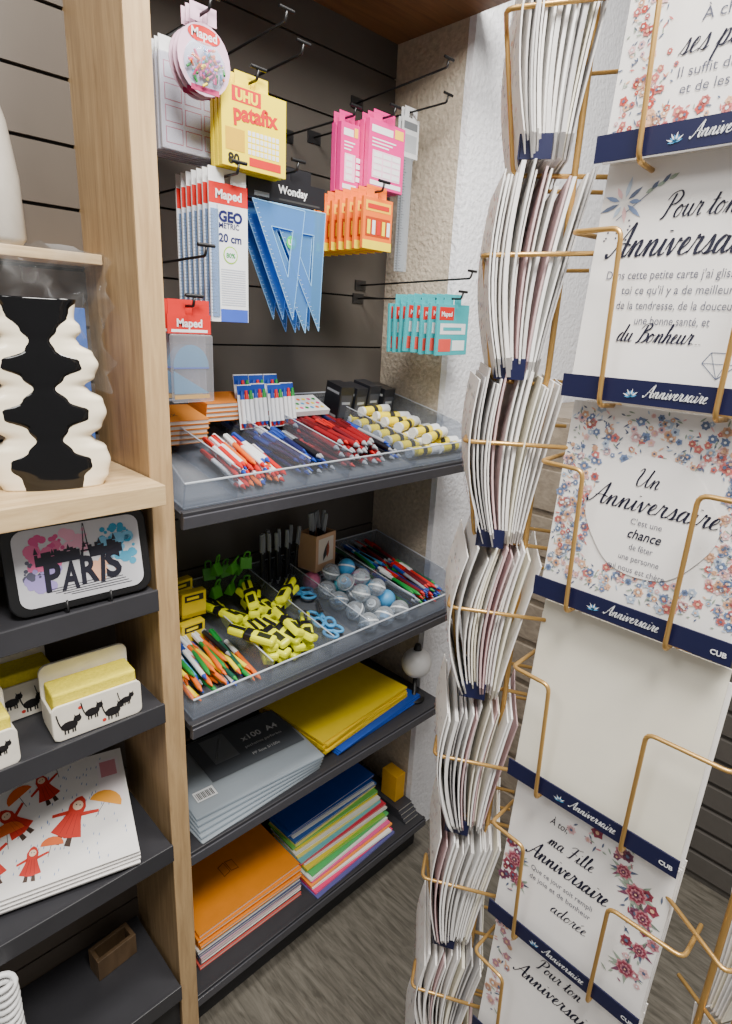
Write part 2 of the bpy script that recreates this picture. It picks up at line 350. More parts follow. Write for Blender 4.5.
def scissors(x,y,h,yaw):
    s=thing('scissors','small scissors with light blue handles in tray','scissors',T2(x,y,h),RX(S2)@RZ(yaw),'scissors in the tray')
    sb=mat('steel_blade',(190,195,200),.2,metal=1)
    for sg in (-1,1):
        hm=MB(); pts=[(sg*.013+.011*math.cos(a),-.035+.017*math.sin(a),0) for a in [i*math.pi/8 for i in range(17)]]
        hm.tube(pts,.0036,lb,8,.001); hm.tube([(sg*.004,-.02,0),(0,0,0)],.003,lb); part('handle',s,hm)
        part('blade',s,MB().add([(0,0,sg*.001),(sg*.006,.004,sg*.001),(sg*.002,.06,sg*.001),(0,.062,sg*.001),(0,0,sg*.002),(sg*.006,.004,sg*.002),(sg*.002,.06,sg*.002),(0,.062,sg*.002)],[(0,1,2,3),(7,6,5,4),(0,4,5,1),(1,5,6,2),(2,6,7,3),(3,7,4,0)],sb))
    part('rivet',s,MB().cyl((0,.003,-.003),(0,.003,.003),.0025,.0025,sb,10))
scissors(.795,.93,.01,.4); scissors(.82,.955,.02,-.5); scissors(.79,1.0,.01,.2); scissors(.82,1.06,.014,1.2)
SHELL=clear('frost_shell',(232,238,244),.2,.05,.98)
def sharp(x,y,h,c,rr,lab,filled):
    s=thing('pencil_sharpener',lab,'sharpener',T2(x,y,h),RX(S2+R(-.8,.8))@RY(R(-.8,.8)),'round sharpeners in the tray')
    part('shell',s,MB().sphere((0,0,0),rr,SHELL if not filled else c,1,1,1,9))
    if not filled: part('core',s,MB().cyl((0,0,-.008),(0,0,.008),rr*.45,rr*.5,c,14).cyl((0,0,.0081),(0,0,.013),rr*.3,rr*.3,gry,10))
    part('band',s,MB().lathe([(rr*1.02,-.002),(rr*1.04,0),(rr*1.02,.002)],C((225,230,235)),20,cap=False))
cs=[C((205,212,216)),C((215,222,226)),lb,C((205,210,214)),C((120,126,132))]
for j in range(5):
    for i in range(3):
        f=(i==2 and j in (1,2,3)) or (i,j) in ((0,4),(1,3))
        q={(2,1):lb,(2,2):C((60,150,190)),(2,3):C((226,120,160)),(0,4):C((226,120,160)),(1,3):C((90,190,205))}.get((i,j),cs[(i*2+j)%5])
        sharp(.89+i*.052+(j%2)*.006,.87+j*.052,.0215,q,.0235,'glossy coloured round pencil sharpener' if f else 'clear round pencil sharpener with grey core',f)
for j in range(3):
    for i in range(2):
        f=(i,j)==(1,2)
        sharp(.915+i*.052,.93+j*.055,.060,lb if f else cs[(i+2*j)%5],.022,'glossy coloured round pencil sharpener' if f else 'clear round pencil sharpener with grey core',f)

def notebook(x0,x1,y0,y1,z,t,c,label,group,rot=0,cat='notebook',name='notebook',deco=None):
    o=thing(name,label,cat,((x0+x1)/2,(y0+y1)/2,z),(0,0,rot),group); a=(x1-x0)/2;b=(y1-y0)/2
    cv=MB().box(-a,a,-b,b,0,t*.12,c).box(-a,a,-b,b,t*.88,t,c).box(-a,-a+.0012,-b,b,t*.12,t*.88,c)
    cv.frame((0,0,t),(1,0,0),(0,1,0))
    if deco: deco(cv,a,b)
    part('cover',o,cv); part('pages',o,MB().box(-a+.0014,a-.002,-b+.0015,b-.0015,t*.125,t*.875,PAGES)); return o
kraft=C((222,138,50),.7)
for i in range(5):
    o=notebook(-.075,.075,-.045,.045,0,.009,kraft,'small orange-brown cahier in a stack behind pens','small cahiers behind the pens',deco=(lambda m,a,b:m.text('BASIX',.0,-.02,.018,C((90,55,20)))) if i==4 else None)
    o.location=T1(.515+R(-.002,.002),1.085,.015+i*.0096); o.rotation_euler=(S1,0,R(-.02,.02))
for i in range(4):
    o=notebook(-.05,.05,-.035,.035,0,.009,C((228,134,44),.7),'small orange cahier stacked behind pens','small cahiers behind the pens')
    o.location=T1(.652,1.11,.030+i*.0096+.012); o.rotation_euler=(S1,0,.02)
def penpack(x,y,h,i):
    o=thing('pen_pack','upright pack of white, red and blue four-colour pens','pen pack',T1(x,y,h),(-.15,0,.05),'four-colour pen packs')
    part('backing_card',o,MB().box(-.018,.018,0,.0015,0,.09,wh).frame((0,0,0)).rect(-.018,.018,.07,.088,blue).rect(-.016,.016,.002,.012,red))
    for k in range(3):
        x_=-.011+k*.011
        pm=MB().cyl((x_,-.006,.012),(x_,-.006,.06),.0045,.0045,wh,10).cyl((x_,-.006,.06),(x_,-.006,.078),.0045,.003,[blue,red,green][k],10).cyl((x_,-.006,.004),(x_,-.006,.0118),.0015,.004,[blue,red,blue][(k+i)%3],10)
        part('pen',o,pm)
for i in range(4): penpack(.69+i*.037,1.055+.006*(i%2),.028,i)
for i in range(3): penpack(.70+i*.037,1.085,.04,i+1)
m=MB().box(-.05,.05,-.035,.035,0,.012,wh); m.frame((0,0,.012),(1,0,0),(0,1,0))
for i in range(6):
    for j in range(3): m.disc(-.038+i*.015,-.02+j*.018,.005,[yel,pink,green,lb,org][(i+j)%5])
solo('sticker_pack','white sticker pack with coloured dots behind pens','stickers',m,T1(.875,1.11,.045),RX(S1+.2))
for i,(x,hh) in enumerate([(.985,.085),(1.03,.08),(1.075,.085),(1.13,.075)]):
    m=MB().box(-.02,.02,-.03,.03,0,hh,mat('black_box',(30,31,36),.3)); m.frame((0,-.03,0)); m.rect(-.016,.016,.01,hh-.02,C((60,62,70))); m.rect(-.012,.012,hh*.5,hh*.5+.006,gry,.0008)
    m.frame((-.02,0,0),(0,-1,0),(0,0,1)); m.rect(-.024,.024,.008,.014,gry); m.rect(-.024,.024,hh-.02,hh-.014,gry)
    solo('ink_box','black cardboard refill box standing behind the tray','box',m,T1(x,1.115,.012),RX(S1)@RZ(R(-.08,.08)),'black refill boxes',.0008)

ylw=mat('yellow_plastic',(232,206,30),.4)
for i in range(8):
    m=MB().box(-.026,.026,0,.018,0,.055,ylw).box(-.026,.026,.0,.035,0,.01,ylw).frame((0,0,0)).rect(-.02,.02,.036,.05,blk).rect(-.016,.01,.04,.046,yel,.0008)
    solo('sticky_note_pack','yellow sticky note pack with black label','sticky notes',m,T2(.468+(i%2)*.06+(.01 if i>3 else 0),1.01+(i//2%2)*.05+.02*(i//4),.006+.058*(i//4)),RX(S2-.1)@RZ(R(-.15,.15)),'yellow sticky note packs',.001)
gc=mat('green_plastic',(76,170,50),.35)
for i in range(9):
    t=thing('binder_clip','bright green plastic clip behind highlighters','clip',T2(.63+(i%3)*.036,1.1+(i//3%2)*.03,.045+.028*(i//3)),RX(S2+R(-.3,.3))@RZ(R(-.8,.8)),'green clips')
    part('jaw',t,MB().add([(-.013,-.01,0),(.013,-.01,0),(.013,.01,0),(-.013,.01,0),(-.013,-.001,.026),(.013,-.001,.026),(.013,.001,.026),(-.013,.001,.026)],[(0,3,2,1),(4,5,6,7),(0,1,5,4),(1,2,6,5),(2,3,7,6),(3,0,4,7)],gc),.001)
    part('handle',t,MB().tube([(-.006,-.002,.026),(-.006,-.008,.044),(.006,-.008,.044),(.006,-.002,.026)],.0018,gc))
cup=thing('pen_cup','open wooden pen box with printed picture behind the tray','pen box',T2(.92,1.10,.045),(0,0,.15))
cw=C((206,164,128),.6);cm=MB()
cm.box(-.037,.037,-.03,-.028,0,.095,cw).box(-.037,.037,.028,.03,0,.095,cw).box(-.037,-.035,-.028,.028,0,.095,cw).box(.035,.037,-.028,.028,0,.095,cw).box(-.035,.035,-.028,.028,0,.002,cw)
cm.frame((0,-.03,0)); cm.rect(-.028,.028,.02,.085,C((226,214,200))); cm.leaf(-.01,.025,.055,.014,1.2,C((60,60,60)),.0008); cm.leaf(.005,.03,.045,.012,1.5,C((180,90,60)),.0008)
part('box_wall',cup,cm)
for i in range(6):
    x=-.022+.008*i
    dup(tp[random.choice(['bk','gw','bk'])],T2(.92,1.10,.045)+Vector((x,R(-.01,.01),.004)),RY(R(-.2,.2))@RX(math.pi/2+R(-.12,.12)),'pen standing upright in the wooden pen box')
for i in range(9):
    dup(tp['bk'],T2(.77+i*.012,1.12+.01*(i%2),.012),RY(R(-.12,.12))@RX(math.pi/2+R(-.05,.1)),'black pen standing upright at the tray back')

sy=mat('yellow_card',(254,220,40),.55,var=.03); sb=mat('blue_card',(36,84,190),.5)
for i in range(3):
    solo('folder','blue cardboard elastic folder under the yellow ones','folder',MB().box(-.165,.165,-.12,.12,0,.004,sb),(.99,1.02,.5515+i*.0046),(0,0,.06+i*.02),'blue folders',.0008)
for i in range(6):
    yr=thing('folder','bright yellow cardboard folder in a stack','folder',(.95+R(-.003,.003),1.035,.5665+i*.0062),(0,0,.10+.03*math.sin(i*2)),'yellow folders')
    part('front_cover',yr,MB().box(-.165,.165,-.12,.12,.0032,.0048,sy)); part('back_cover',yr,MB().box(-.165,.165,-.12,.12,0,.0012,sy)); part('spine',yr,MB().box(-.165,.165,.12,.1215,0,.0048,sy)); part('flap',yr,MB().box(-.165,.165,-.1,.1,.0013,.0031,C((216,180,30))))
slv=clear('sleeve_plastic',(216,226,234),.36,.06,.85,.22); LG=C((92,97,104),.2); LG2=C((132,138,144),.2)
for i in range(5):
    t=thing('sleeve_pack','pack of clear plastic sleeves with grey label','plastic sleeves',(.61+i*.004,.99+i*.002,.5515+i*.0095),(0,0,.05-.03*i),'packs of plastic sleeves')
    rr=MB(); n=18; W_,D_=.158,.112; vs=[];fs=[]
    for a in range(n+1):
        for b_ in range(9):
            x=-W_+2*W_*a/n; y=-D_+2*D_*b_/8; e=min(1,(W_-abs(x))/.02,(D_-abs(y))/.02)
            vs.append((x,y,.003+.0055*max(0,e)**.5+(.0009*math.sin(x*60+i)*math.cos(y*50+i) if e>.5 else 0)))
    for a in range(n):
        for b_ in range(8): fs.append((a*9+b_,(a+1)*9+b_,(a+1)*9+b_+1,a*9+b_+1))
    rr.add(vs,fs,slv,True); rr.add([(x,y,.0003) for x,y,z in vs],[f[::-1] for f in fs],slv)
    part('sleeves',t,rr)
    m=MB()
    if i==4:
        m.frame((0,0,.0102),(1,0,0),(0,1,0)); m.rect(-.09,.148,-.045,.1,LG,0); m.rect(-.06,.0,.0,.09,LG2); m.line(-.055,0.01,-.01,.085,.001,wh); m.text('x100  A4',.075,.035,.026,wh,bold=.02); m.text('pochettes perforées',.07,.01,.012,wh); m.rect(-.14,-.095,-.08,-.05,wh); m.text('PP lisse 5/100e',.06,-.02,.012,wh)
        for k in range(12): m.rect(-.137+k*.0032,-.1355+k*.0032+(.0005 if k%3 else -.0004),-.076,-.056,blk,.0007)
    else: m.box(-.09,.148,-.045,.1,.0012,.0018,LG)
    part('insert',t,m)
gl=thing('globe_lamp','small white round globe on a dark stand','globe',(1.155,.93,.55))
part('ball',gl,MB().sphere((0,0,.115),.042,mat('white_globe',(225,225,225),.3),n=14)); part('stand',gl,MB().lathe([(.03,.0005),(.03,.006),(.006,.01),(.006,.074)],BLK,16)); part('knob',gl,MB().cyl((0,0,.157),(0,0,.172),.012,.008,BLK,12))
oc=mat('orange_cover',(250,148,22),.55,var=.03)
def odeco(m,a,b):
    dk=C((190,100,20)); m.poly([(-.02,-.01),(0,-.005),(0,.03),(-.02,.025)],dk); m.poly([(.002,-.005),(.022,-.01),(.022,.025),(.002,.03)],dk); m.poly([(-.018,-.007),(-.002,-.003),(-.002,.026),(-.018,.022)],oc,.0008); m.poly([(.004,-.003),(.02,-.007),(.02,.022),(.004,.026)],oc,.0008)
for i in range(11):
    c=oc if i>5 else C([(214,90,80),(90,90,100),(230,230,225),(200,160,170),(70,80,120),(225,225,220)][i])
    notebook(.475+R(-.003,.003),.765+R(-.002,.002),.94+R(-.004,.004),1.15,.1255+i*.0088,.0082,c,'orange-covered exercise book in a stack' if i>5 else 'exercise book under the orange ones','exercise books in the first stack',R(-.01,.01),deco=odeco if i==10 else None)
cols=[(90,90,150),(235,60,120),(240,240,235),(250,150,60),(235,90,150),(240,240,235),(90,190,110),(140,200,70),(245,225,60),(240,240,235),(225,60,80),(120,200,210),(250,235,120),(240,240,235),(245,225,60),(120,200,90),(250,235,120),(60,110,190),(240,240,235),(30,90,190),(36,80,180)]
for i,c in enumerate(cols):
    k=i*.0062
    notebook(.79+R(-.008,.008),1.09+R(-.01,.01)+i*.001,.905+R(-.003,.003)+k,1.02+k,.1255+i*.0055,.0048,C(c),'thin coloured exercise book in a fanned stack','coloured exercise books',R(-.04,.04)+.02)
for i in range(4):
    notebook(1.14,1.2,.91+i*.01,1.15,.1255+i*.008,.0075,C((60,60,66)),'dark notebook lying beside the coloured stack','dark notebooks',0)
solo('box','small yellow carton on the shelf end','box',MB().box(-.02,.02,-.03,.03,0,.09,C((225,170,40))),(1.175,1.0,.1576),None,None,.001)

def hook(x,z,yf,tilt=0.0):
    o=thing('peg_hook','black metal peg hook with T-shaped end on the back wall','hook',(x,YB,z-(YB-yf)*tilt),None,'peg hooks')
    l=YB-yf; m=MB().tube([(0,-.001,0),(0,-l*.5,l*tilt*.5),(0,-l,l*tilt),(0,-l-.004,l*tilt+.012)],.0022,BLK,8,.004); part('prong',o,m)
    part('end_bar',o,MB().cyl((-.014,-l-.004,l*tilt+.0145),(.014,-l-.004,l*tilt+.0145),.0028,.0028,BLK,8)); part('back_plate',o,MB().box(-.018,.018,-.0035,0,-.012,.012,BLK)); return o
for a in [(.51,1.948,.858),(.652,1.985,.88,.03),(.70,1.962,.9,.03),(.604,1.897,.885),(.568,1.765,.885),(.697,1.795,.905),(.868,1.79,.87),(1.083,2.055,.92,.05),(1.125,2.01,.95),(.958,1.945,.94),(.882,1.932,.97),(.472,1.567,.86),(1.112,1.618,.855),(1.118,1.66,.84,.03),(.50,1.64,.87,.03),(.533,1.928,.93)]: hook(*a)
def ring(m,w,mt,t=.001):
    m.box(-w,-.006,-t,0,-.012,.0024,mt).box(.006,w,-t,0,-.012,.0024,mt).box(-w,w,-t,0,.0023,.009,mt)
def pack(name,label,cat,x,y,z,group,tilt=0): return thing(name,label,cat,(x,y,z),(tilt,0,0),group)
def maped(m,x,z,w,o=.0008,bg=red):
    m.disc(x,z,w/2,bg,o,20,1,.42); m.text('Maped',x,z-w*.09,w*.3,wh,o+.0003,bold=.02)
def roundp(y,z):
    o=pack('clip_blister_pack','round blister pack of coloured paper clips with red logo','blister pack',.51,y,z,'round blister packs')
    m=MB(); w=.041; bc=C((222,184,206))
    pts=[(w*math.cos(a),w*1.05*math.sin(a)-.055) for a in [i*2*math.pi/28 for i in range(28)]]
    m.add([(a,0,b) for a,b in pts]+[(a,-.001,b) for a,b in pts],[tuple(range(28)),tuple(range(28,56))[::-1]]+[(i,(i+1)%28,28+(i+1)%28,28+i) for i in range(28)],bc)
    ring(m,.02,bc)
    m.frame((0,-.001,0)); m.disc(0,-.062,.032,C((196,206,226)),.0003,24); maped(m,0,-.026,.05); m.rect(-.022,.022,-.094,-.087,C((190,60,110)),.0006)
    part('backing_card',o,m)
    b=MB()
    for i in range(85):
        a=R(0,6.28);r=R(0,.028);c=random.choice([pink,lb,green,yel,org,C((150,80,200)),C((240,120,190))])
        x0,z0=r*math.cos(a),-.064+r*.75*math.sin(a)
        b.cyl((x0,R(-.012,-.004),z0),(x0+R(-.009,.009),-.006,z0+R(-.009,.009)),.0018,.0018,c,6)
    part('paper_clips',o,b); part('blister',o,MB().sphere((0,-.002,-.062),.033,FILM,1,.4,.85,8))
for i in range(3): roundp(.875+i*.012,1.948)
def lab(y):
    o=pack('label_pack','clear pack of white labels with pink lines','label pack',.533,y,1.928,'label packs')
    m=MB(); ring(m,.05,wh); m.box(-.052,.052,-.004,0,-.135,-.012,wh); m.frame((0,-.004,0))
    for i in range(3):
        for j in range(4): m.rect(-.046+i*.032,-.018+i*.032,-.128+j*.028,-.106+j*.028,C((214,120,140)),.0003); m.rect(-.0445+i*.032,-.0195+i*.032,-.1265+j*.028,-.1075+j*.028,wh,.0006)
    part('label_sheet',o,m); part('sleeve',o,MB().box(-.054,.054,-.0062,-.005,-.137,-.012,FILM))
for i in range(6): lab(.955+i*.012)
def putty(y,x=.604,z=1.897):
    o=pack('putty_pack','bright yellow adhesive putty pack with printed front','adhesive putty',x,y,z,'yellow putty packs')
    Y=mat('putty_yellow',(252,226,10),.4,var=.02); m=MB(); ring(m,.03,Y); m.box(-.058,.06,-.008,0,-.122,-.012,Y); m.frame((0,-.008,0))
    m.rect(-.04,.012,-.034,-.014,C((210,30,40)),.0003); m.text('UHU',-.014,-.031,.019,Y,bold=.05); m.text('patafix',.002,-.056,.03,red,bold=.04,ang=.05)
    for i in range(8):
        for j in range(4): m.rect(-.012+i*.0075,-.0065+i*.0075,-.1+j*.0085,-.0935+j*.0085,wh)
    m.rect(-.052,-.018,-.1,-.07,C((214,170,30))); m.text('80',-.038,-.118,.02,blk,bold=.04); m.rect(-.01,.05,-.116,-.104,red)
    part('carton',o,m,.0008)
for i in range(3): putty(.9+i*.012)
def geo(x,y,z):
    o=pack('geometry_set','geometry ruler pack with red and blue header','ruler pack',x,y,z,'ruler packs')
    m=MB(); ring(m,.034,wh); m.box(-.035,.035,-.003,0,-.218,-.012,wh); m.frame((0,-.003,0))
    m.rect(-.035,.035,-.042,-.012,red,.0003); m.text('Maped',0,-.034,.018,wh,bold=.03); m.text('GEO',.003,-.066,.021,navy,bold=.05); m.text('METRIC',.0,-.076,.011,navy,bold=.02); m.text('20 cm',.002,-.096,.017,navy,bold=.03)
    m.disc(.002,-.115,.0135,C((150,200,40))); m.disc(.002,-.115,.0115,wh,.0007); m.text('80%',.002,-.119,.010,green,.001,bold=.03)
    m.rect(-.035,-.021,-.21,-.044,C((210,222,240))); m.rect(-.0215,-.0205,-.21,-.044,blue)
    m.rect(-.018,.034,-.218,-.198,C((60,90,190)))
    for k in range(30): m.rect(-.035,-.029 if k%5 else -.025,-.205+k*.005,-.2043+k*.005,blk,.0007)
    for k in range(16): m.rect(-.016,.03,-.192+k*.0036,-.1905+k*.0036,C((185,190,205)))
    part('card_sleeve',o,m); part('ruler',o,MB().box(-.033,-.02,-.0055,-.0036,-.21,-.05,clear('ruler_plastic',(200,220,240),.2)))
for i in range(7): geo(.568,.915+i*.017,1.765)
def sq(y):
    o=pack('set_square_pack','hanging set squares in blue translucent plastic with black header','set square pack',.697,y,1.795,'set square packs')
    m=MB(); ring(m,.05,blk); m.box(-.082,.082,-.002,0,-.048,-.012,blk); m.frame((0,-.002,0)); m.text('Wonday',.01,-.034,.018,wh,bold=.02); m.rect(-.07,-.04,-.045,-.038,gry); m.rect(-.02,.07,-.045,-.042,C((60,60,60)))
    part('header_card',o,m)
    B=clear('blue_plastic',(130,196,244),.26,.05,.99,.2)
    EB=C((150,204,244),.2)
    def tri(P,y):
        c=Vector((sum(p[0] for p in P)/3,sum(p[1] for p in P)/3)); inn=[(c.x+(p[0]-c.x)*.42,c.y+(p[1]-c.y)*.42) for p in P]
        v=[(a,yy,b) for yy in (y,y-.002) for a,b in list(P)+inn]; f=[]
        for i in range(3):
            j=(i+1)%3; f+=[(i,j,3+j,3+i),(6+i,9+i,9+j,6+j)]
        g=[]
        for i in range(3):
            j=(i+1)%3; g+=[(i,6+i,6+j,j),(3+i,3+j,9+j,9+i)]
        m=MB().add(v,f,B); m.add(v,g,EB); m.frame((0,y-.0021,0))
        for i in range(3):
            j=(i+1)%3; m.line(P[i][0],P[i][1],P[j][0],P[j][1],.0009,EB,.0001); m.line(inn[i][0],inn[i][1],inn[j][0],inn[j][1],.0009,EB,.0001)
        for k in range(28):
            t=k/28; x=P[0][0]+(P[2][0]-P[0][0])*t; z=P[0][1]+(P[2][1]-P[0][1])*t; m.rect(x+.002,x+.006,z-.0002,z+.0002,wh,.0002)
        return m
    part('set_square',o,tri([(-.076,-.052),(.055,-.052),(.040,-.262)],-.003))
    part('set_square',o,tri([(-.045,-.052),(.080,-.052),(.070,-.258)],-.006))
    mm=tri([(-.080,-.052),(.03,-.056),(.006,-.24)],-.009); mm.frame((0,-.0092,0)); mm.disc(.002,-.11,.011,C((60,190,90)),.0006); mm.text('U8',.002,-.114,.012,wh,.001,bold=.03)
    part('set_square',o,mm)
for i in range(3): sq(.93+i*.03)
def prot(y):
    o=pack('protractor_pack','compass and protractor blister with red header','protractor pack',.472,y,1.567,'protractor packs')
    m=MB(); ring(m,.034,red); m.box(-.036,.036,-.0015,0,-.04,-.012,red); m.frame((0,-.0015,0)); m.text('Maped',0,-.03,.016,wh,bold=.03); m.rect(-.03,.03,-.038,-.034,wh)
    part('header_card',o,m); b=MB(); B=clear('pale_blue_plastic',(130,190,225),.35,.1,.9)
    pts=[(.03*math.cos(math.pi*i/12),-.09+.034*math.sin(math.pi*i/12)) for i in range(13)]
    b.frame((0,-.003,0)); b.poly(pts,B,0); b.poly([(-.03,-.13),(.03,-.13),(-.03,-.095)],B,0); b.rect(-.03,.03,-.092,-.09,blue,.0005); b.rect(-.03,.03,-.138,-.132,C((200,150,40)))
    part('protractor',o,b); part('blister',o,MB().box(-.035,.035,-.01,-.001,-.143,-.041,FILM),.003)
for i in range(5): prot(.875+i*.022)
def pinkp(x,y,z,w=.05):
    o=pack('stamp_pack','magenta hanging pack with white label window','stationery pack',x,y,z,'magenta packs')
    P=mat('magenta_card',(226,40,134),.4,var=.02); m=MB(); ring(m,.02 if w<.04 else .03,P); m.box(-w,w,-.012,0,-.13,-.012,P); m.frame((0,-.012,0)); m.rect(-w+.006,w*.3,-.034,-.022,wh); m.rect(w*.4,w-.005,-.034,-.018,C((250,200,60)))
    for k in range(3): m.rect(-w+.008,w*(.5-.2*k),-.046-k*.006,-.0435-k*.006,wh)
    m.rect(-w+.010,w-.010,-.112,-.064,C((240,200,220)))
    for k in range(4):
        for j in range(3 if w>.04 else 2): m.rect(-w+.014+j*.026,-w+.036+j*.026-(.006 if w<.04 else 0),-.109+k*.0112,-.101+k*.0112,wh,.0008)
    m.rect(-w+.006,w-.006,-.125,-.117,wh)
    part('carton',o,m,.0008)
for i in range(3): pinkp(.958,.965+i*.016,1.945)
for i in range(2): pinkp(.882,.99+i*.016,1.932,.024)
def lr(x,y,z):
    o=pack('ruler','long clear ruler hanging in sleeve with white header','ruler',x,y,z,'long rulers'); m=MB(); ring(m,.02,wh); m.box(-.028,.028,-.002,0,-.09,-.012,wh); m.frame((0,-.002,0)); m.rect(-.022,.022,-.035,-.02,C((120,125,130))); m.rect(-.022,.022,-.08,-.045,C((190,195,200))); part('header_card',o,m)
    r=MB().box(-.018,.012,-.003,-.001,-.33,-.091,clear('ruler_clear',(225,230,235),.2)); r.frame((0,-.0032,0))
    for k in range(40): r.rect(-.018,-.012 if k%5 else -.007,-.325+k*.0058,-.3242+k*.0058,blk)
    part('blade',o,r)
for i in range(2): lr(1.125,1.05+i*.01,2.01)
def orp(x,y,z,w=.038):
    o=pack('lead_pack','orange and yellow hanging pack with printed front','stationery pack',x,y,z,'orange packs')
    O=mat('pack_orange',(244,112,24),.4,var=.02); m=MB(); ring(m,.026,O); m.box(-w,w,-.007,0,-.1,-.012,O); m.frame((0,-.007,0)); m.rect(-w,w,-.1,-.085,yel,.0003); m.rect(-w+.005,w-.005,-.035,-.018,C((250,190,30))); m.rect(-w+.01,w-.01,-.031,-.023,red,.0008); m.rect(-w+.006,w-.006,-.078,-.045,C((180,60,20)))
    for k in range(5): m.rect(-w+.01+k*.013,-w+.018+k*.013,-.074,-.05,[yel,wh,red][k%3],.0008)
    part('carton',o,m,.0006)
for i in range(10): orp(.868,.885+i*.022,1.79)
def teal(y,dx):
    o=pack('eraser_pack','teal hanging eraser pack with red logo','eraser pack',1.112,y,1.618,'teal eraser packs',0)
    T=mat('teal_card',(60,172,180),.4,var=.03); m=MB(); ring(m,.03,T); m.box(-.055,.055,-.006,0,-.12,-.012,T); m.frame((0,-.006,0)); m.rect(-.05,.0,-.045,-.018,red); m.text('Maped',-.025,-.037,.014,wh,.0008,bold=.03); m.rect(-.045,.045,-.075,-.052,wh); m.rect(-.035,.03,-.067,-.06,T,.0008); m.rect(-.048,-.005,-.112,-.085,C((224,80,70))); m.rect(0,.045,-.11,-.088,C((235,245,245)))
    part('backing_card',o,m,.0006); o.rotation_euler=(0,dx,0)
for i in range(8): teal(.88+i*.021+R(-.004,.004),R(-.05,.05))

solo('wooden_shelf','light oak shelf board carrying a black and white vase','shelf',MB().box(-.5,.38,.79,1.028,1.29,1.32,W_shelf),bevel=.001)
solo('wooden_shelf','thin oak upper shelf board at eye level','shelf',MB().box(-.5,.38,.955,1.028,1.618,1.632,W_shelf),bevel=.001)
def lshelf(z,y0=.825,lab='dark metal shelf with front lip beside the oak panel'):
    o=thing('metal_shelf',lab,'shelf',(-.07,y0,z)); 
    part('shelf_board',o,MB().box(-.43,.445,.003,1.028-y0,-.012,0,SH)); part('front_lip',o,MB().box(-.43,.445,-.003,.0029,-.03,.006,SH),.0012)
lshelf(1.14); lshelf(.935); lshelf(.64); lshelf(.29)
solo('shelf_plinth','dark base under the shelf unit','plinth',MB().box(-.5,.38,.85,1.02,.001,.26,mat('plinth2',(38,38,40),.6)))
def interp(tab,t,sm=True):
    for (a,b),(c,d) in zip(tab,tab[1:]):
        if a<=t<=c:
            k=(t-a)/(c-a)
            if sm: k=k*k*(3-2*k)
            return b+(d-b)*k
    return tab[-1][1]
ow=[(0,.062),(.06,.070),(.14,.074),(.21,.070),(.255,.055),(.28,.051),(.33,.066),(.41,.0735),(.48,.070),(.53,.053),(.555,.048),(.60,.062),(.67,.068),(.73,.062),(.775,.046),(.80,.043),(.84,.050),(.87,.049),(.90,.043),(1,.046)]
iw=[(0,.046),(.06,.050),(.12,.061),(.16,.060),(.21,.038),(.27,.024),(.33,.034),(.385,.061),(.43,.062),(.48,.038),(.545,.020),(.60,.034),(.65,.057),(.69,.055),(.74,.026),(.79,.019),(.84,.029),(.90,.039),(.94,.041),(1,.0472)]
def loft(tab,d0,H=.245,y=0,n=40,seg=40,z0=0):
    rg=[]
    for j in range(n+1):
        t=j/n; w=interp(tab,t); d=d0(t,w)
        rg.append([(w*math.copysign(abs(math.cos(a))**.7,math.cos(a)),y+d*math.copysign(abs(math.sin(a))**.5,math.sin(a)),z0+t*H) for a in [2*math.pi*i/seg for i in range(seg)]])
    return rg
v=thing('vase','flat wavy cream ceramic vase with glossy black centre','vase',(.258,.872,1.3205),(0,0,-.29))
cer=mat('cream_ceramic',(244,232,206),.12,var=.02); cbl=mat('black_ceramic',(8,8,10),.08)
part('vase_body',v,MB().rings(loft(ow,lambda t,w:.027+.02*(w-.05),n=100),cer))
part('glaze_inlay',v,MB().rings(loft(iw,lambda t,w:.0275+.02*(interp(ow,t)-.05)+.0022*min(1,w/.03),n=100),cbl))
cel=MB(); pts=[]
for i in range(16):
    for j in range(14): pts.append((-.10+i*.0135+R(-.008,.008),R(-.016,.016),j*.015+R(-.006,.006)))
cel.add(pts,[(i*14+j,(i+1)*14+j,(i+1)*14+j+1,i*14+j+1) for i in range(15) for j in range(13)],clear('cellophane',(244,246,248),.02,.03,1.0,.3),True)
solo('cellophane_bag','crumpled clear cellophane bag behind the vase','bag',cel,(.27,.932,1.3205+.12))
b=MB().lathe([(.05,0),(.062,.01),(.06,.09),(.045,.16),(.02,.21),(.018,.23)],mat('grey_ceramic',(176,170,160),.3),28)
solo('bottle_vase','pale grey rounded ceramic bottle on the upper shelf','vase',b,(.255,.988,1.6325),(0,0,0)).scale=(.55,.55,.95)
for i,(x,c) in enumerate([(.30,(120,70,160)),(.325,(200,90,60)),(.35,(70,110,190))]):
    solo('small_box','small coloured carton on the oak shelf behind the vase','box',MB().box(-.011,.011,-.012,.012,0,.22+.008*i,C(c)),(x,1.0,1.3205),None,'small cartons',.001)
def rrect(w,h,r,n=6):
    o=[]
    for cx,cz,a0 in ((w-r,h-r,0),(-w+r,h-r,90),(-w+r,-h+r,180),(w-r,-h+r,270)):
        for i in range(n+1):
            a=math.radians(a0+90*i/n); o.append((cx+r*math.cos(a),cz+r*math.sin(a)))
    return o
def prism(m,pts,y0,y1,mt):
    n=len(pts); m.add([(a,y0,b) for a,b in pts]+[(a,y1,b) for a,b in pts],[tuple(range(n)),tuple(range(n,2*n))[::-1]]+[(i,n+i,n+(i+1)%n,(i+1)%n) for i in range(n)],mt)
t=thing('souvenir_tray','black-rimmed tray with a watercolour city print and lettering','tray',(.277,.856,1.210),(-.15,0,-.05))
m=MB(); prism(m,rrect(.098,.066,.022),-.004,.008,BLK); part('rim',t,m,.002)
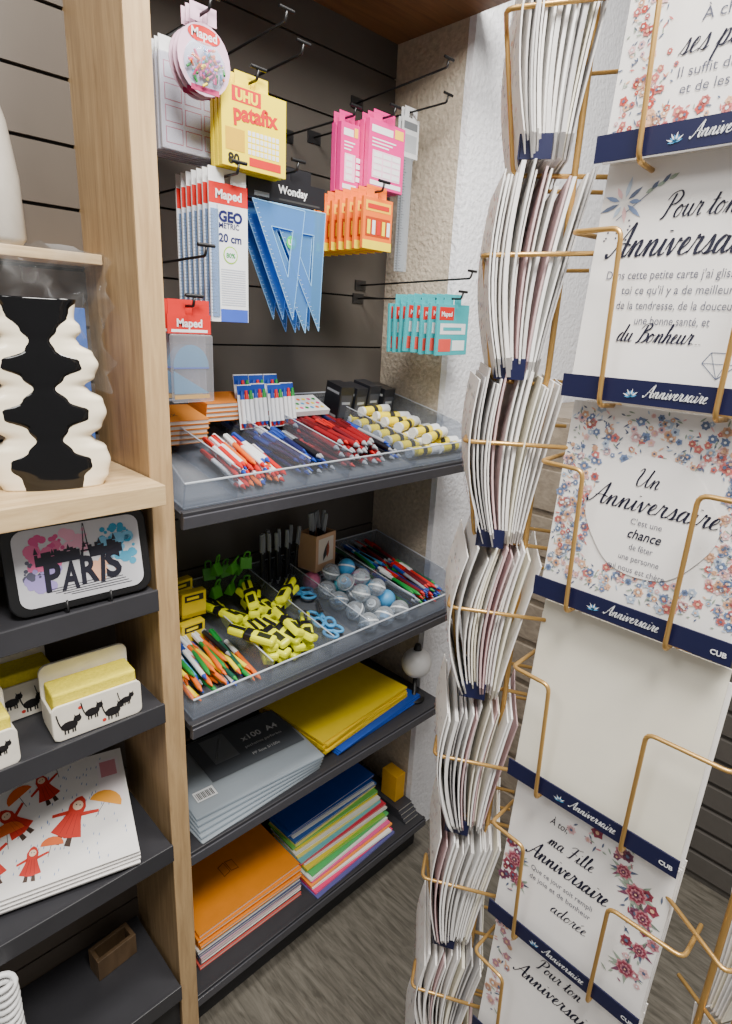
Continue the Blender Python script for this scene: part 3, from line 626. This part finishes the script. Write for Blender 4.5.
m=MB(); prism(m,rrect(.085,.055,.016),-.0055,-.0041,C((206,206,212))); m.frame((0,-.0055,0))
for c,xx,zz,rr in (((222,110,155),-.048,.015,.026),((120,185,220),.048,.012,.028),((235,180,150),.03,-.02,.018),((165,150,210),-.05,-.015,.02),((232,170,195),-.01,.03,.018),((80,165,200),.056,-.005,.018),((214,80,140),-.04,.03,.014),((90,90,110),-.055,.0,.012),((50,150,190),.05,.03,.013)):
    for k in range(18): m.disc(min(.075,max(-.075,xx+R(-.02,.02))),min(.045,max(-.045,zz+R(-.014,.014))),min(.009,rr*R(.1,.5)),C(c),.0003+k*.00002,9)
dk=C((34,34,48))
for k,(ch,xx,zz,an) in enumerate((('P',-.042,-.034,.06),('A',-.019,-.037,-.05),('R',.006,-.033,.05),('I',.025,-.036,-.04),('S',.042,-.032,.08))): m.text(ch,xx,zz,.054,dk,.001+k*.0001,bold=.035,w=.009 if ch=='I' else .024,ang=an,shear=.1)
for k in range(28):
    x=-.058+k*.0042; hh=R(.003,.018)
    if k not in (14,15,16): m.rect(x-.0021,x+.0021,.002,.011+hh*.7,dk,.0008)
    if k%5==0: m.poly([(x-.003,.012+hh*.7),(x+.003,.012+hh*.7),(x,.022+hh*.7)],dk,.0008)
m.poly([(-.003,.002),(.002,.002),(.005,.02),(.0066,.049),(.0076,.049),(.0092,.02),(.0122,.002),(.0172,.002),(.0110,.02),(.0080,.053),(.0062,.053),(.0032,.02)],dk,.0009); m.rect(-.0005,.0145,.012,.0145,dk,.0009); m.rect(.003,.0112,.022,.024,dk,.0009)
for k in range(5): m.line(-.06+.01*k,-.034-k*.003,.05+.004*k,-.031-k*.004,.0011,dk)
part('printed_panel',t,m)
s=MB()
for x in (-.03,.03): s.tube([(x,.02,.03),(x,.02,-.068),(x,-.018,-.068),(x,-.018,-.05)],.0016,BLK,6,.004)
s.tube([(-.03,.02,-.02),(.03,.02,-.02)],.0016,BLK,6); part('wire_stand',t,s)
def cat(m,x,z,s,mt,o=.0006):
    m.disc(x,z,s*.5,mt,o,12,1.1,.7); m.disc(x+s*.55,z+s*.35,s*.27,mt,o,10); m.poly([(x+s*.36,z+s*.45),(x+s*.48,z+s*.55),(x+s*.36,z+s*.75)],mt,o); m.poly([(x+s*.6,z+s*.55),(x+s*.74,z+s*.45),(x+s*.74,z+s*.75)],mt,o)
    for a in (0,1,2): m.line(x-s*(.45+.1*a),z+s*.12*a*a,x-s*(.55+.1*a),z+s*.12*(a+1)**2,s*.09,mt,o)
    for q in (-.3,-.1,.2,.35): m.line(x+s*q,z-s*.2,x+s*q,z-s*.6,s*.1,mt,o)
def tin(x,y,z,w,rz):
    o=thing('sponge_holder','white holder with black cat drawings holding a yellow sponge','sponge holder',(x,y,z),(0,0,rz),'cat sponge holders')
    cw=mat('tin_cream',(236,230,216),.35); m=MB(); prism(m,[(a,b+.031) for a,b in rrect(w,.030,.010)],-.03,-.026,cw); prism(m,[(a,b+.052) for a,b in rrect(w,.051,.014)],.024,.03,cw)
    m.box(-w+.002,w-.002,-.026,.024,.0005,.006,cw); m.box(-w,-w+.004,-.026,.024,.008,.052,cw); m.box(w-.004,w,-.026,.024,.008,.052,cw); m.frame((0,-.03,0))
    for k,(cx,cz,cs) in enumerate(((-.66,.024,.022),(-.15,.034,.02),(.3,.022,.022),(.62,.034,.016))): cat(m,cx*w,cz,cs,C((30,28,30)))
    m.disc(w*.1,.012,.003,C((200,60,50))); m.disc(-w*.4,.048,.003,C((200,60,50))); part('holder_body',o,m,.0015)
    part('sponge',o,MB().box(-w+.005,w-.005,-.025,.022,.0062,.078,mat('sponge_yellow',(232,214,60),.85,var=.1,scale=200,bump=.4)),.003)
tin(.277,.866,.9355,.066,-.05); tin(.105,.86,.9355,.058,.0); tin(.19,.965,.9355,.06,0)
for i in range(4):
    m=MB().box(-.13,.13,-.1,.1,0,.006,PAPER); m.frame((0,0,.006),(1,0,0),(0,1,0))
    if i==3:
        for k in range(150): m.leaf(-.125+R(0,.24),-.095+R(0,.185),.006,.0014,1.3,C((110,140,190)))
        for fx,fz,fs,an in ((.0,.06,.036,.3),(.035,-.01,.05,-.5),(-.05,.015,.04,.6),(-.09,-.04,.044,.2),(-.03,-.06,.032,-.2)):
            ca,sa=math.cos(an),math.sin(an)
            def rp(a,b): return (fx+(a*ca-b*sa)*fs,fz+(a*sa+b*ca)*fs)
            rd=C((204,50,36)); m.poly([rp(-.5,-.5),rp(0,-.62),rp(.5,-.5),rp(.3,0),rp(.2,.35),rp(-.2,.35),rp(-.3,0)],rd,.0008); m.poly([rp(-.25,.25),rp(.25,.25),rp(.27,.5),rp(.15,.75),rp(0,.85),rp(-.15,.75),rp(-.27,.5)],rd,.0009); q=rp(0,.5); m.disc(q[0],q[1],fs*.17,C((245,212,184)),.0012,12)
            dkk=C((70,50,40)); m.disc(*rp(-.06,.52),fs*.025,dkk,.0014,6); m.disc(*rp(.06,.52),fs*.025,dkk,.0014,6)
            m.poly([rp(-.22,-.5),rp(-.08,-.55),rp(-.08,-.85),rp(-.28,-.85)],dkk,.0007); m.poly([rp(.08,-.55),rp(.22,-.5),rp(.28,-.85),rp(.08,-.85)],dkk,.0007); m.poly([rp(.2,.15),rp(.75,.4),rp(.72,.5),rp(.2,.3)],rd,.0008); m.poly([rp(-.2,.15),rp(-.65,-.05),rp(-.68,.05),rp(-.2,.3)],rd,.0008)
            for q_ in (-.2,0,.2): m.line(*rp(q_,-.5),*rp(q_*.5,.2),.0006,C((150,30,26)),.001)
            m.line(*rp(.72,.2),*rp(.85,1.0),.0008,dkk,.0009); U=[rp(.85+.55*math.cos(a),.75+.45*math.sin(a)) for a in [math.pi*k/8 for k in range(9)]]; m.poly(U,C((244,165,50)) if fx>=0 else C((232,110,50)),.001)
        m.rect(.085,.122,.0,.085,C((244,236,238)),.0008); m.rect(.09,.117,.05,.08,C((220,150,160)),.001)
    solo('picture_board','white placemat with illustrated children in red raincoats' if i==3 else 'white placemat under the illustrated one','placemat',m,(.212,.944,.688+i*.0078),RZ(-.25+R(-.01,.01))@RX(.40),'placemats on the lower shelf',.0005)
fr=thing('small_crate','small open wooden crate standing on the low shelf','crate',(.30,.965,.29),(0,0,.1)); part('long_side',fr,MB().box(-.04,.04,-.02,-.012,.0005,.05,W_dark),.001); part('long_side',fr,MB().box(-.04,.04,.012,.02,.0005,.05,W_dark),.001); part('short_side',fr,MB().box(-.04,-.032,-.0118,.0118,.0005,.05,W_dark),.001); part('short_side',fr,MB().box(.032,.04,-.0118,.0118,.0005,.05,W_dark),.001)
pts=[(.016*math.cos(i*.5),.016*math.sin(i*.5),i*.0011) for i in range(150)]
solo('coiled_cord','white coiled cord hanging in front of the low shelf','cord',MB().tube(pts,.0045,WHITE,6,.001),(.092,.80,.445))

ZA=[1.871,1.681,1.501,1.312,1.101,.906,.715,.52]; YA0,YA1=.262,.089; YC=(YA0+YA1)/2; HW=(YA0-YA1)/2
rack=thing('card_spinner_rack','gold wire spinner rack holding greeting cards in tiers','card rack',(.68,YC,0))
def rel(p): return (p[0]-.68,p[1]-YC,p[2])
part('pole',rack,MB().cyl((0,0,.03),(0,0,2.3),.014,.014,GOLD,16))
part('base',rack,MB().lathe([(.26,.001),(.26,.015),(.05,.03),(.02,.05)],BLK,40))
def place(mb_name,mb,O,ang,label=None,bevel=0):
    o=part(mb_name,rack,mb,bevel,label); o.location=rel(O); o.rotation_euler=(0,0,ang); return o
AA=math.radians(-90);AB=math.radians(-150);AC=math.radians(-30)
OB=(.51,.275);OC=(.51,.078)
def strip(w0,w1,y,txt=True):
    m=MB().box(w0,w1,y-.0015,y,0,.019,NAVY); m.frame((0,y-.0015,0))
    if txt:
        c=(w0+w1)/2; m.script('Anniversaire',c+.008,.0065,.0048,wh,.046,pw=.24)
        for k in range(9):
            a=.35+k*math.pi/9; L_=.0055 if k%2 else .0042; m.leaf(c-.026,.0055,L_*1.25,.0013,a,[lb,wh][k%2])
        m.text('CUB',w1-.01,.006,.006,wh,bold=.03)
    return m
def wireA(sd):
    m=MB()
    if sd<0: m.tube([(-HW-.006,.03,.132),(-HW-.006,-.014,.130),(-HW+.036,-.016,.130),(-HW+.038,-.012,-.004),(-HW+.038,.03,-.006)],.0021,GOLD)
    else: m.tube([(HW+.022,.03,.132),(HW+.022,-.014,.130),(HW-.045,-.016,.130),(HW-.047,-.012,-.004),(HW-.047,.03,-.006)],.0021,GOLD)
    return m
for i,z in enumerate(ZA):
    for sd in (-1,1): place('wire_holder',wireA(sd),(.5,YC,z),AA)
    place('label_strip',strip(-HW,HW,-.0045),(.5,YC,z),AA,'navy strip with white script lettering')
for (x,y) in ((.535,.30),(.535,.05)): part('frame_rod',rack,MB().cyl(rel((x,y,.2)),rel((x,y,2.3)),.003,.003,GOLD,8))
ZBs=[1.87,1.69,1.51,1.345,1.17,.985,.805,.62,.44]
for z in ZBs:
    place('wire_holder',MB().tube([(.004,.02,.108),(.004,-.078,.105),(-.035,-.080,.105),(-.037,-.062,-.004),(-.037,.02,-.006)],.0021,GOLD),(*OB,z),AB)
    place('wire_holder',MB().tube([(-.14,.02,.108),(-.14,-.078,.105),(-.10,-.080,.105),(-.098,-.062,-.004),(-.098,.02,-.006)],.0021,GOLD),(*OB,z),AB)
    m=strip(-.128,.0,-.056,False); m.box(-.0015,.0,-.0555,-.030,0,.019,NAVY)
    place('label_strip',m,(*OB,z),AB)
for z in (.95,.765,.58):
    place('wire_holder',MB().tube([(-.004,.02,.108),(-.004,-.05,.105),(.035,-.05,.105),(.037,-.04,-.004),(.037,.02,-.006)],.0021,GOLD),(*OC,z),AC)
RED=C((204,116,112));BLU=C((118,138,176));BLS=C((184,200,220));PNK=C((230,188,190));ORR=C((228,182,150));GRN=C((150,166,150));DKG=C((92,104,130))
W2=.084;H=.184
def floral(m,x0,x1,z0,z1,n,s=.006,pal=(RED,BLU,PNK,ORR,BLS),gr=None):
    for k in range(n):
        x=R(x0,x1);z=R(z0,z1)
        if R(0,1)<.35: m.flower(x,z,s*R(.6,1.4),random.choice(pal),random.choice((ORR,wh,DKG)),n=random.choice((5,6,7)))
        else: m.leaf(x,z,s*R(.8,1.9),s*.4,R(0,6.28),random.choice((GRN,gr or DKG,random.choice(pal))))
GT=C((84,86,104))
def front(i):
    m=MB()
    paper=CREAM if i==4 else PAPER
    m.box(-W2,W2,0,.0014,0,H if i!=4 else .198,paper); m.frame((0,0,0))
    if i==1:
        floral(m,-.08,-.052,.02,.17,170,.003,(C((196,80,70)),ORR,PNK,RED)); floral(m,-.078,.07,.021,.032,90,.003,(C((196,80,70)),ORR,RED)); floral(m,-.053,-.04,.02,.07,30,.003,(RED,ORR))
        m.text('À chaque âge',.003,.083,.0115,GT,w=.062); m.script('ses plaisirs',.0,.0645,.0088,INK,.078,pw=.2); m.text('Il suffit de les découvrir',.010,.050,.0095,GT,w=.096); m.text('et de les cueillir...',.000,.039,.0095,GT,w=.068)
    if i==2:
        for k in range(9): m.leaf(-.066+.004*math.cos(k*.7),.153+.003*math.sin(k*.7),.010+.003*(k%3),.0035,k*.7,[BLU,DKG,BLS,PNK][k%4])
        for k in range(5): m.leaf(-.05+.004*k,.158+.002*k,.008,.003,.5+.4*(k%2),[GRN,DKG][k%2])
        m.line(-.07,.14,-.035,.168,.0006,DKG)
        for k in range(12): m.disc(-.078+R(0,.022),.122+R(0,.018),.0008,GT)
        m.script('Pour ton',-.008,.139,.0085,INK,.052,pw=.19); m.script('Anniversaire',-.014,.112,.0118,INK,.112,pw=.22)
        for k,t in enumerate(["Dans cette petite carte j'ai glissé pour","toi ce qu'il y a de meilleur :","de la tendresse, de la douceur,","une bonne santé, et"]): m.text(t,-.011,.095-k*.0115,.0092,GT,w=[.116,.086,.09,.056][k])
        m.script('du Bonheur...',-.017,.047,.0068,INK,.066,pw=.24)
        P=[(.018,.034),(.030,.023),(.042,.034),(.037,.042),(.023,.042)]
        for a,b in zip(P,P[1:]+P[:1]): m.line(*a,*b,.0006,DKG)
        m.line(.023,.042,.030,.023,.0005,DKG); m.line(.037,.042,.030,.023,.0005,DKG); m.line(.018,.034,.042,.034,.0005,DKG); m.disc(.062,.028,.007,C((226,196,160))); m.flower(.048,.030,.005,PNK,ORR)
    if i==3:
        s_=.0034
        floral(m,-.082,.082,.14,.180,330,s_); floral(m,-.082,.082,.021,.045,240,s_); floral(m,-.082,-.05,.045,.14,270,s_); floral(m,.052,.082,.045,.14,270,s_)
        pts=[(.053*math.cos(a)+.002*math.cos(5*a),.094+.052*math.sin(a)) for a in [k*2*math.pi/40 for k in range(40)]]; m.poly(pts,paper,.0012)
        O=.0018; m.script('Un',-.006,.120,.0075,INK,.020,O,pw=.2); m.script('Anniversaire',.001,.0985,.0092,INK,.106,O,pw=.22); m.text("C'est une",.0,.087,.0075,GT,O,w=.026); m.script('chan',-.004,.075,.004,INK,.02,O,pw=.28) if 0 else m.text('chance',0,.075,.012,INK,O,shear=.3,bold=.015,w=.028)
        for k,t in enumerate(['de fêter','une personne','qui nous est chère.']): m.text(t,0,.065-k*.010,.0075,GT,O,w=[.02,.034,.05][k])
    if i==5:
        MV=(C((150,64,84)),C((196,130,140)),C((124,70,98)),PNK)
        floral(m,-.082,-.062,.03,.10,26,.005,MV); floral(m,-.02,.05,.155,.176,26,.005,MV); floral(m,.045,.08,.03,.15,40,.005,MV)
        for (cx,cz,r_) in ((.055,.135,.011),(.066,.115,.009),(.04,.150,.008),(.062,.05,.010),(-.07,.08,.010),(.07,.08,.008),(-.06,.055,.007)):
            for k in range(9): m.leaf(cx,cz,r_*1.8,r_*.4,R(0,6.28),random.choice((GRN,DKG,MV[2],GRN)),.0005)
            for q_,(rs,col) in enumerate(((1,MV[1]),(.8,MV[0]),(.55,MV[1]),(.35,MV[2]))): m.flower(cx,cz,r_*rs,col,ORR,.0009+q_*.0003,8)
        m.text('À toi,',-.03,.150,.012,INK,shear=.3,w=.02); m.script('ma Fille',-.012,.125,.0080,INK,.05,pw=.2); m.script('Anniversaire',-.012,.099,.0100,INK,.09,pw=.22)
        for k,t in enumerate(['Que ce jour soit rempli','de joie et de bonheur']): m.text(t,-.015,.083-k*.011,.0085,GT,w=.07)
        m.script('adorée',.0,.050,.0072,INK,.04,pw=.2)
    if i>=6 or i==0:
        floral(m,-.08,-.06,.03,.17,50,.005,(C((190,140,156)),PNK,ORR)); floral(m,.04,.08,.02,.12,50,.005,(C((190,140,156)),PNK))
        m.script('Pour ton',0,.145,.0080,INK,.052,pw=.2); m.script('Anniversaire',0,.118,.0098,INK,.1,pw=.22)
    return m
plain=None
for i,z in enumerate(ZA):
    rot=RZ(AA)@RX(-.07); nm='greeting_card'
    lb_={0:'floral birthday greeting card',1:'white greeting card with red flowers and message',2:'white birthday card with blue flowers and long message',3:'birthday card with dense floral border and script',4:'blank cream card filling an empty rack pocket',5:'birthday card with burgundy flowers for a daughter'}.get(i,'birthday card with pink flowers low in the rack')
    solo(nm,lb_,'greeting card',front(i),(.5035,YC,z+.001),rot,'greeting cards facing out')
    for k in range(4 if i!=4 else 2):
        if plain is None:
            plain=solo(nm,'plain white card stacked behind the front card','greeting card',MB().box(-W2,W2,0,.0012,0,H-.002,PAPER),(.5035+.0035,YC,z+.001),rot,'greeting cards facing out')
        else: dup(plain,(.5035+.0035*(k+1),YC+R(-.004,.004),z+.001+R(0,.002)),RZ(AA)@RX(-.07-.012*k))
Hb=.17
def bent(yb,yt,w,bulge,print_=False,paper=PAPER,th=.0011,x0=0,hh=Hb,curl=0):
    m=MB(); n=10; vs=[]; q=4
    for j in range(n+1):
        t=j/n; y=yb+(yt-yb)*t**1.15+bulge*math.sin(math.pi*t)
        rc=.010*max(0,(.10-t)/.10)**2   # rounded lower corner
        for i in range(q+1):
            s_=i/q; xx=-w+(x0-rc+w)*s_; yy=y+curl*s_*s_*(1-t*.4)
            vs.append((xx,yy,hh*t)); vs.append((xx,yy+th,hh*t))
    f=[];st=2*(q+1)
    for j in range(n):
        for i in range(q):
            a=j*st+2*i; b=a+st; f+=[(a,a+2,b+2,b),(a+1,b+1,b+3,a+3)]
        a=j*st; f.append((a,a+st,a+st+1,a+1)); a=j*st+2*q; f.append((a,a+1,a+st+1,a+st))
    for i in range(q):
        a=2*i; f.append((a,a+1,a+3,a+2)); a=n*st+2*i; f.append((a,a+2,a+3,a+1))
    m.add(vs,f,paper)
    if print_:
        for k in range(110):
            x=R(-w+.004,-.003);t=R(.14,.96);y=yb+(yt-yb)*t**1.15+bulge*math.sin(math.pi*t)
            m.frame((0,y,0)); m.leaf(x,hh*t-.003,.005,.004,R(0,6),random.choice((RED,PNK,BLU,GRN,DKG,C((150,40,60)))),.0016)
    return m
papers=[PAPER,mat('white_paper',(246,245,243),.7,var=.02),PAPER,CREAM,mat('grey_paper',(214,212,210),.75),PAPER,mat('mid_grey_paper',(200,198,198),.75),C((206,176,178),.7)]  # mixed card stock: whites, cream, two greys and a dusty pink
for si,z in enumerate(ZBs):
    n=random.choice([14,15,16]); bu=R(-.018,-.010); top=.067+R(-.005,.006); bl=R(.022,.028)
    pos=[0.0]
    for k in range(n-1): pos.append(pos[-1]+random.choice([.4,.6,.8,1.3,1.7]))
    for k in range(n):
        u=pos[k]/pos[-1]; last=k==n-1
        yb=-(bl+.026*k/(n-1)); yt=-(-.003+top*u)
        th=.0011 if last else random.choice([.0013,.0018,.0028,.0036])
        if th>.0018 and k and (pos[k]-pos[k-1])<1: th=.0015
        solo('greeting_card','greeting card with floral front facing the alcove' if last else 'white greeting card standing edge-on in a rack pocket','greeting card',bent(yb,yt,.125,bu*u,last,random.choice(papers) if not last else PAPER,th,R(-.009,.005) if not last else 0,.168+R(-.012,.010),0 if last else .008*(1-u)),(OB[0],OB[1],z+R(0,.003)),RZ(AB+(.03+.15*u if not last else .18)),'greeting cards seen edge-on')
for si,z in enumerate((.95,.765,.58)):
    for k in range(8):
        solo('greeting_card','white greeting card standing edge-on in a rack pocket','greeting card',bent(-(.008+.022*k/7),-(.002+.04*k/7),.12,-.003,False,papers[k%4]),(OC[0]+.104+.035,OC[1]-.06-.020,z),RZ(AC),'greeting cards seen edge-on')

t=thing('slat_cabinet','greyed oak cabinet with horizontal slats behind the card rack','cabinet',(1.75,.72,0)); m=MB().box(-.3,.6,-.18,.22,.001,1.35,W_unit); part('body',t,m)
m=MB()
for k in range(10): m.box(-.312,-.301,-.18,.22,.06+k*.13,.17+k*.13,W_unit).box(-.3,.6,-.192,-.181,.06+k*.13,.17+k*.13,W_unit)
part('slats',t,m,.002)
t=thing('display_cabinet','low grey cabinet with grooved front','cabinet',(1.95,.2,0)); DU=mat('dark_unit',(86,82,78),.5); part('body',t,MB().box(-.2,.5,-.7,.25,.001,.75,DU))
m=MB()
for k in range(9): m.box(-.212,-.201,-.7,.25,.03+k*.08,.095+k*.08,DU)
part('slats',t,m,.002)

for t in list(tp.values())+[h]:
    for c in list(t.children): bpy.data.objects.remove(c)
    bpy.data.objects.remove(t)

def area(n,loc,tgt,sx,sy,e,col=(1,1,1)):
    l=bpy.data.lights.new(n,'AREA'); l.shape='RECTANGLE'; l.size=sx;l.size_y=sy;l.energy=e;l.color=col
    o=link(bpy.data.objects.new(n,l)); o.location=loc; o.rotation_euler=(Vector(tgt)-Vector(loc)).to_track_quat('-Z','Y').to_euler()
area('ceiling_light',(.1,-.2,2.6),(.7,.9,1.0),.6,.35,52,(1,.96,.90))
area('ceiling_light',(.75,.4,2.65),(.8,.9,.8),.45,.25,28,(1,.96,.90))
area('ceiling_light',(-.7,.3,2.5),(.4,.6,1.2),.5,.4,10,(1,.98,.95))
w=bpy.data.worlds.new('w'); SC.world=w; w.use_nodes=True; w.node_tree.nodes['Background'].inputs[0].default_value=(1,.97,.94,1); w.node_tree.nodes['Background'].inputs[1].default_value=.36

yaw,p,r=.7837,.299,.0501
fw=Vector((math.sin(yaw)*math.cos(p),math.cos(yaw)*math.cos(p),-math.sin(p))); rt0=Vector((math.cos(yaw),-math.sin(yaw),0)); up0=rt0.cross(fw)
rt=rt0*math.cos(r)+up0*math.sin(r); up=-rt0*math.sin(r)+up0*math.cos(r)
cd=bpy.data.cameras.new('camera'); co=link(bpy.data.objects.new('camera',cd)); cd.sensor_fit='VERTICAL'; cd.sensor_height=24; cd.lens=24*600/1024; cd.clip_start=.02
M=Matrix((rt,up,-fw)).transposed().to_4x4(); M.translation=Vector((0,0,1.55)); co.matrix_world=M
SC.camera=co
